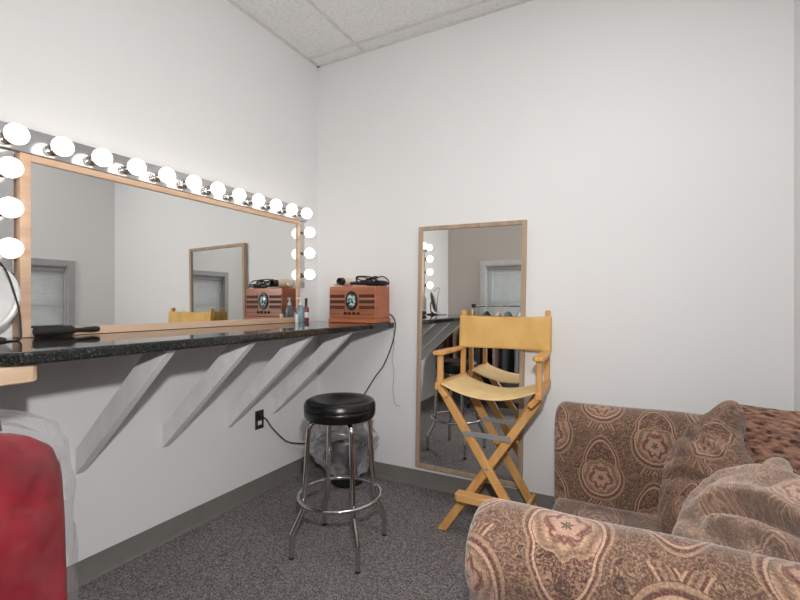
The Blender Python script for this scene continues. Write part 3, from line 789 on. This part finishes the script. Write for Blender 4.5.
tag(o, 'pale crumpled paisley cushion with a deep fold and a knotted corner, nearest the front arm', 'cushion', 'cushions on the loveseat')
P3 = [(-0.195, 0.085), (-0.097, 0.107), (-0.001, 0.119), (0.116, 0.125), (0.185, 0.096), (0.235, -0.011), (0.216, -0.12), (0.125, -0.19), (0.02, -0.21), (-0.09, -0.19), (-0.17, -0.06)]
o = pillow(P3, .13, 8.7, .010).build('fur_cushion', M_fur, angle=80)
place(o, (2.604, -.622, .745), (-.45, -.50, .74))
tag(o, 'dark brown striped fur cushion behind the two paisley cushions', 'cushion', 'cushions on the loveseat')

# ------------------------------------------------------------------ clothes rack, clothes
RY_, RZ_ = -2.52, 1.20
t = thing('clothes_rack', 'low chrome clothes rack by the rear wall holding the red garment', 'clothes rack', (.93, RY_, 0))
B().tube([(-.50, 0, RZ_), (.49, 0, RZ_)], .012, 14).build('rail', M_chrome, t)
for s in (-1, 1):
    x = s*.485
    B().tube([(x, 0, .075), (x, 0, RZ_-.002)], .0125, 14).build('upright', M_chrome, t)
    B().tube([(x, -.24, .075), (x, .24, .075)], .0125, 14).build('foot', M_chrome, t)
    B().box(x-.025, x+.025, -.022, .022, RZ_-.022, RZ_+.022).build('corner_clamp', M_darkback, t, .004)
    for y in (-.225, .225):
        B().lathe([(0, -.012), (.028, -.012), (.032, -.006), (.032, .006), (.028, .012), (0, .012)], (x, y, .033), 18, Matrix.Rotation(PI/2, 4, 'Y')).build('caster', M_blackrubber, t)
        B().tube([(x, y, .03), (x, y, .075)], .008, 8).build('caster_stem', M_zinc, t)
t2 = thing('wall_rail', 'short rail on the rear wall beside the clothes rack, low down', 'rail', (.22, -2.50, 1.045))
B().tube([(-.19, 0, 0), (.19, 0, 0)], .010, 12).build('rail', M_chrome, t2)
for s in (-1, 1): B().tube([(s*.17, 0, -.002), (s*.17, -.299, -.002)], .008, 10).build('rail_bracket', M_zinc, t2)

def hanger(x, y, zr, label, wd=.19, dp=0):
    b = B(); hk = [(0, -.020*math.cos(a)*0+.0185*math.cos(a), .0185*math.sin(a)) for a in [math.radians(-30+i*21) for i in range(11)]]
    rr = .0165 if zr > 1.1 else .0145
    hk = [(0, rr*math.cos(a), rr*math.sin(a)) for a in [math.radians(-20+i*20) for i in range(14)]]
    pts = hk[::-1]
    low = [(0, 0, -.03), (0, 0, -.062)]
    hook = hk[:11] + []
    # hook from its tip over the rail down to the neck
    hook = [(0, rr*math.cos(a), rr*math.sin(a)) for a in [math.radians(200-i*20) for i in range(13)]]
    b.tube(spline(hook+[(0, .004, -.026), (0, 0, -.045), (0, 0, -.062-dp)], 3), .0022, 6)
    b.tube(spline([(0, y_*wd, z_-dp) for y_, z_ in ((0, -.060), (.5, -.085), (.92, -.125), (.95, -.140), (.85, -.145), (-.85, -.145), (-.95, -.140), (-.92, -.125), (-.5, -.085))], 4, True), .0032, 6, True)
    o = b.build('wire_hanger', M_zinc); o.location = (x, y, zr)
    return tag(o, label, 'hanger', 'wire hangers on the rails')
def garment(x, y, zr, wd, length, mat, name, label, cat, th=.055, seed=0, group=None, dress=False):
    z0 = zr-.066
    prof = [(0, .030, .5), (-.012, .06, .8), (-.028, .5*wd, .9), (-.052, .80*wd, 1), (-.075, .95*wd, 1), (-.115, 1.02*wd, 1), (-.19, 1.04*wd, 1.0), (-.35, 1.05*wd, 1.0), (-.6, 1.07*wd, 1.05), (-length, 1.12*wd, 1.1)]
    b = B()
    def at(v):
        s = v*(len(prof)-1); i = min(int(s), len(prof)-2); f = s-i
        return [prof[i][k]*(1-f)+prof[i+1][k]*f for k in range(3)]
    def fn(u, v):
        dz, hw_, tf = at(v); a = 2*PI*u
        c, s = math.cos(a), math.sin(a)
        yy = hw_*(abs(c)**.8)*(1 if c > 0 else -1)
        fold = (.30 if th < .07 else .42)*math.sin(yy*55+seed*3+2*noise.noise(Vector((yy*4, dz*3, seed))))*min(1, max(0, -dz-.10)*4)
        tt = th/2*tf*(1+fold)
        xx = tt*(abs(s)**.6)*(1 if s > 0 else -1)
        xx += .010*noise.noise(Vector((yy*5, dz*4, seed)))
        return Vector((xx, yy, dz))
    V = b.grid(fn, 64, 36, closeu=True)
    b.face([V[i][0] for i in range(64)]); b.face([V[i][35] for i in range(64)][::-1])
    o = b.build(name, mat, angle=80); o.location = (x, y, z0)
    tag(o, label, cat, group); return o
G = 'clothes hanging on the rails'
red = garment(1.300, RY_, RZ_-.056, .200, .96, M_red, 'red_garment', 'bright red garment under clear plastic at the left edge', 'garment', .075, 1.0, G)
hanger(1.300, RY_, RZ_, 'wire hanger holding the bright red garment under plastic', .17, .056)
for x, c, nm, lb, wd, ln in ((.60, (.012, .012, .014, 1), 'black_coat', 'long black coat hanging near the far end of the rack', .19, .95),
                             (.74, lin(205, 172, 165), 'pink_dress', 'pale pink dress hanging next to the long black coat', .18, .85),
                             (.86, lin(92, 96, 102), 'grey_jacket', 'dark grey jacket hanging beside the pale pink dress', .19, .75),
                             (1.00, lin(170, 176, 182), 'grey_shirt', 'light grey shirt hanging in the middle of the rack', .19, .75),
                             (1.14, lin(60, 50, 60), 'purple_dress', 'dark purple dress hanging next to the red garment', .18, .95)):
    garment(x, RY_, RZ_, wd, ln, cloth(nm.replace('_', ' '), c), nm, lb, 'garment', .06, x*7, G)
    hanger(x, RY_, RZ_, 'wire hanger holding the ' + nm.replace('_', ' '), .165)
for x, c, nm, lb in ((.075, lin(188, 160, 138), 'tan_blouse', 'tan blouse hanging on the low wall rail nearest the left wall'), (.165, lin(112, 76, 60), 'brown_skirt', 'brown skirt hanging beside the tan blouse on the low rail'),
                     (.255, lin(206, 178, 156), 'beige_shirt', 'beige shirt hanging between brown and black clothes on the low rail'), (.345, lin(40, 34, 36), 'black_skirt', 'black skirt hanging at the rack end of the low rail')):
    garment(x, -2.50, 1.045, .165, .62, cloth(nm.replace('_', ' '), c), nm, lb, 'garment', .05, x*9, G)
    hanger(x, -2.50, 1.045, 'wire hanger holding the ' + nm.replace('_', ' '), .145)
# plastic cover over the red garment
b = B()
def cfn(u, v):
    a = 2*PI*u; c, s = math.cos(a), math.sin(a)
    P = [(-.006, .035, .020), (-.016, .10, .040), (-.034, .160, .050), (-.055, .198, .054), (-.080, .214, .056), (-.16, .219, .060), (-.4, .226, .064), (-.98, .236, .068)]
    q_ = v*(len(P)-1); i = min(int(q_), len(P)-2); f = q_-i
    dz, hw_, th_ = [P[i][k]*(1-f)+P[i+1][k]*f for k in range(3)]
    cr = noise.noise(Vector((c*6, s*3, dz*14)))*.010+noise.noise(Vector((c*14, s*6, dz*30)))*.005
    yy = (hw_+cr)*(abs(c)**.75)*(1 if c > 0 else -1); xx = (th_+cr*.8)*(abs(s)**.7)*(1 if s > 0 else -1)
    return Vector((xx, yy, dz+cr*.9*min(1, v*6)))
b.grid(cfn, 110, 80, closeu=True)
o = b.build('garment_cover', M_film, angle=80); o.location = (1.300, RY_, RZ_-.110)
tag(o, 'clear crinkled plastic dry-cleaning cover over the red garment', 'garment cover')

# ------------------------------------------------------------------ light
t = thing('ceiling_light', 'flat fluorescent ceiling panel out of view above the room', 'ceiling light', (2.225, -1.65, HC-.008), PI/2)
b = B()
for q in ((-.290, -.27, -.565, .565), (.27, .290, -.565, .565), (-.27, .27, -.565, -.545), (-.27, .27, .545, .565)): b.box(*q, -.012, .0)
b.build('frame', M_tbar, t)
B().box(-.27, .27, -.545, .545, -.008, -.001).build('diffuser', M_troffer, t)
# the photographer's flash, just above the camera
fl = bpy.data.lights.new('camera_flash', 'AREA'); fl.shape = 'DISK'; fl.size = .07; fl.energy = 25; fl.spread = math.radians(155); fl.color = (1, .99, .985)
fo = bpy.data.objects.new('camera_flash', fl); COL.objects.link(fo); fo.location = (2.15, -2.63, 1.54)
fo.rotation_euler = Vector((-.62, .78, -.10)).to_track_quat('-Z', 'Y').to_euler()
wd = bpy.data.worlds.new('world'); SC.world = wd; wd.use_nodes = True
wd.node_tree.nodes['Background'].inputs[0].default_value = (.85, .92, 1, 1); wd.node_tree.nodes['Background'].inputs[1].default_value = 2.5

# ------------------------------------------------------------------ camera
cam = bpy.data.cameras.new('camera'); co = bpy.data.objects.new('camera', cam); COL.objects.link(co)
cam.sensor_fit = 'HORIZONTAL'; cam.sensor_width = 36; cam.lens = 441/800*36; cam.shift_y = 3/800
cam.clip_start = .02
co.location = (2.146, -2.699, 1.235); co.rotation_euler = (PI/2, 0, math.radians(27.95))
SC.camera = co
vs = SC.view_settings
vs.view_transform = 'Standard'; vs.look = 'None'; vs.gamma = 1; vs.use_curve_mapping = False; vs.exposure = -.08
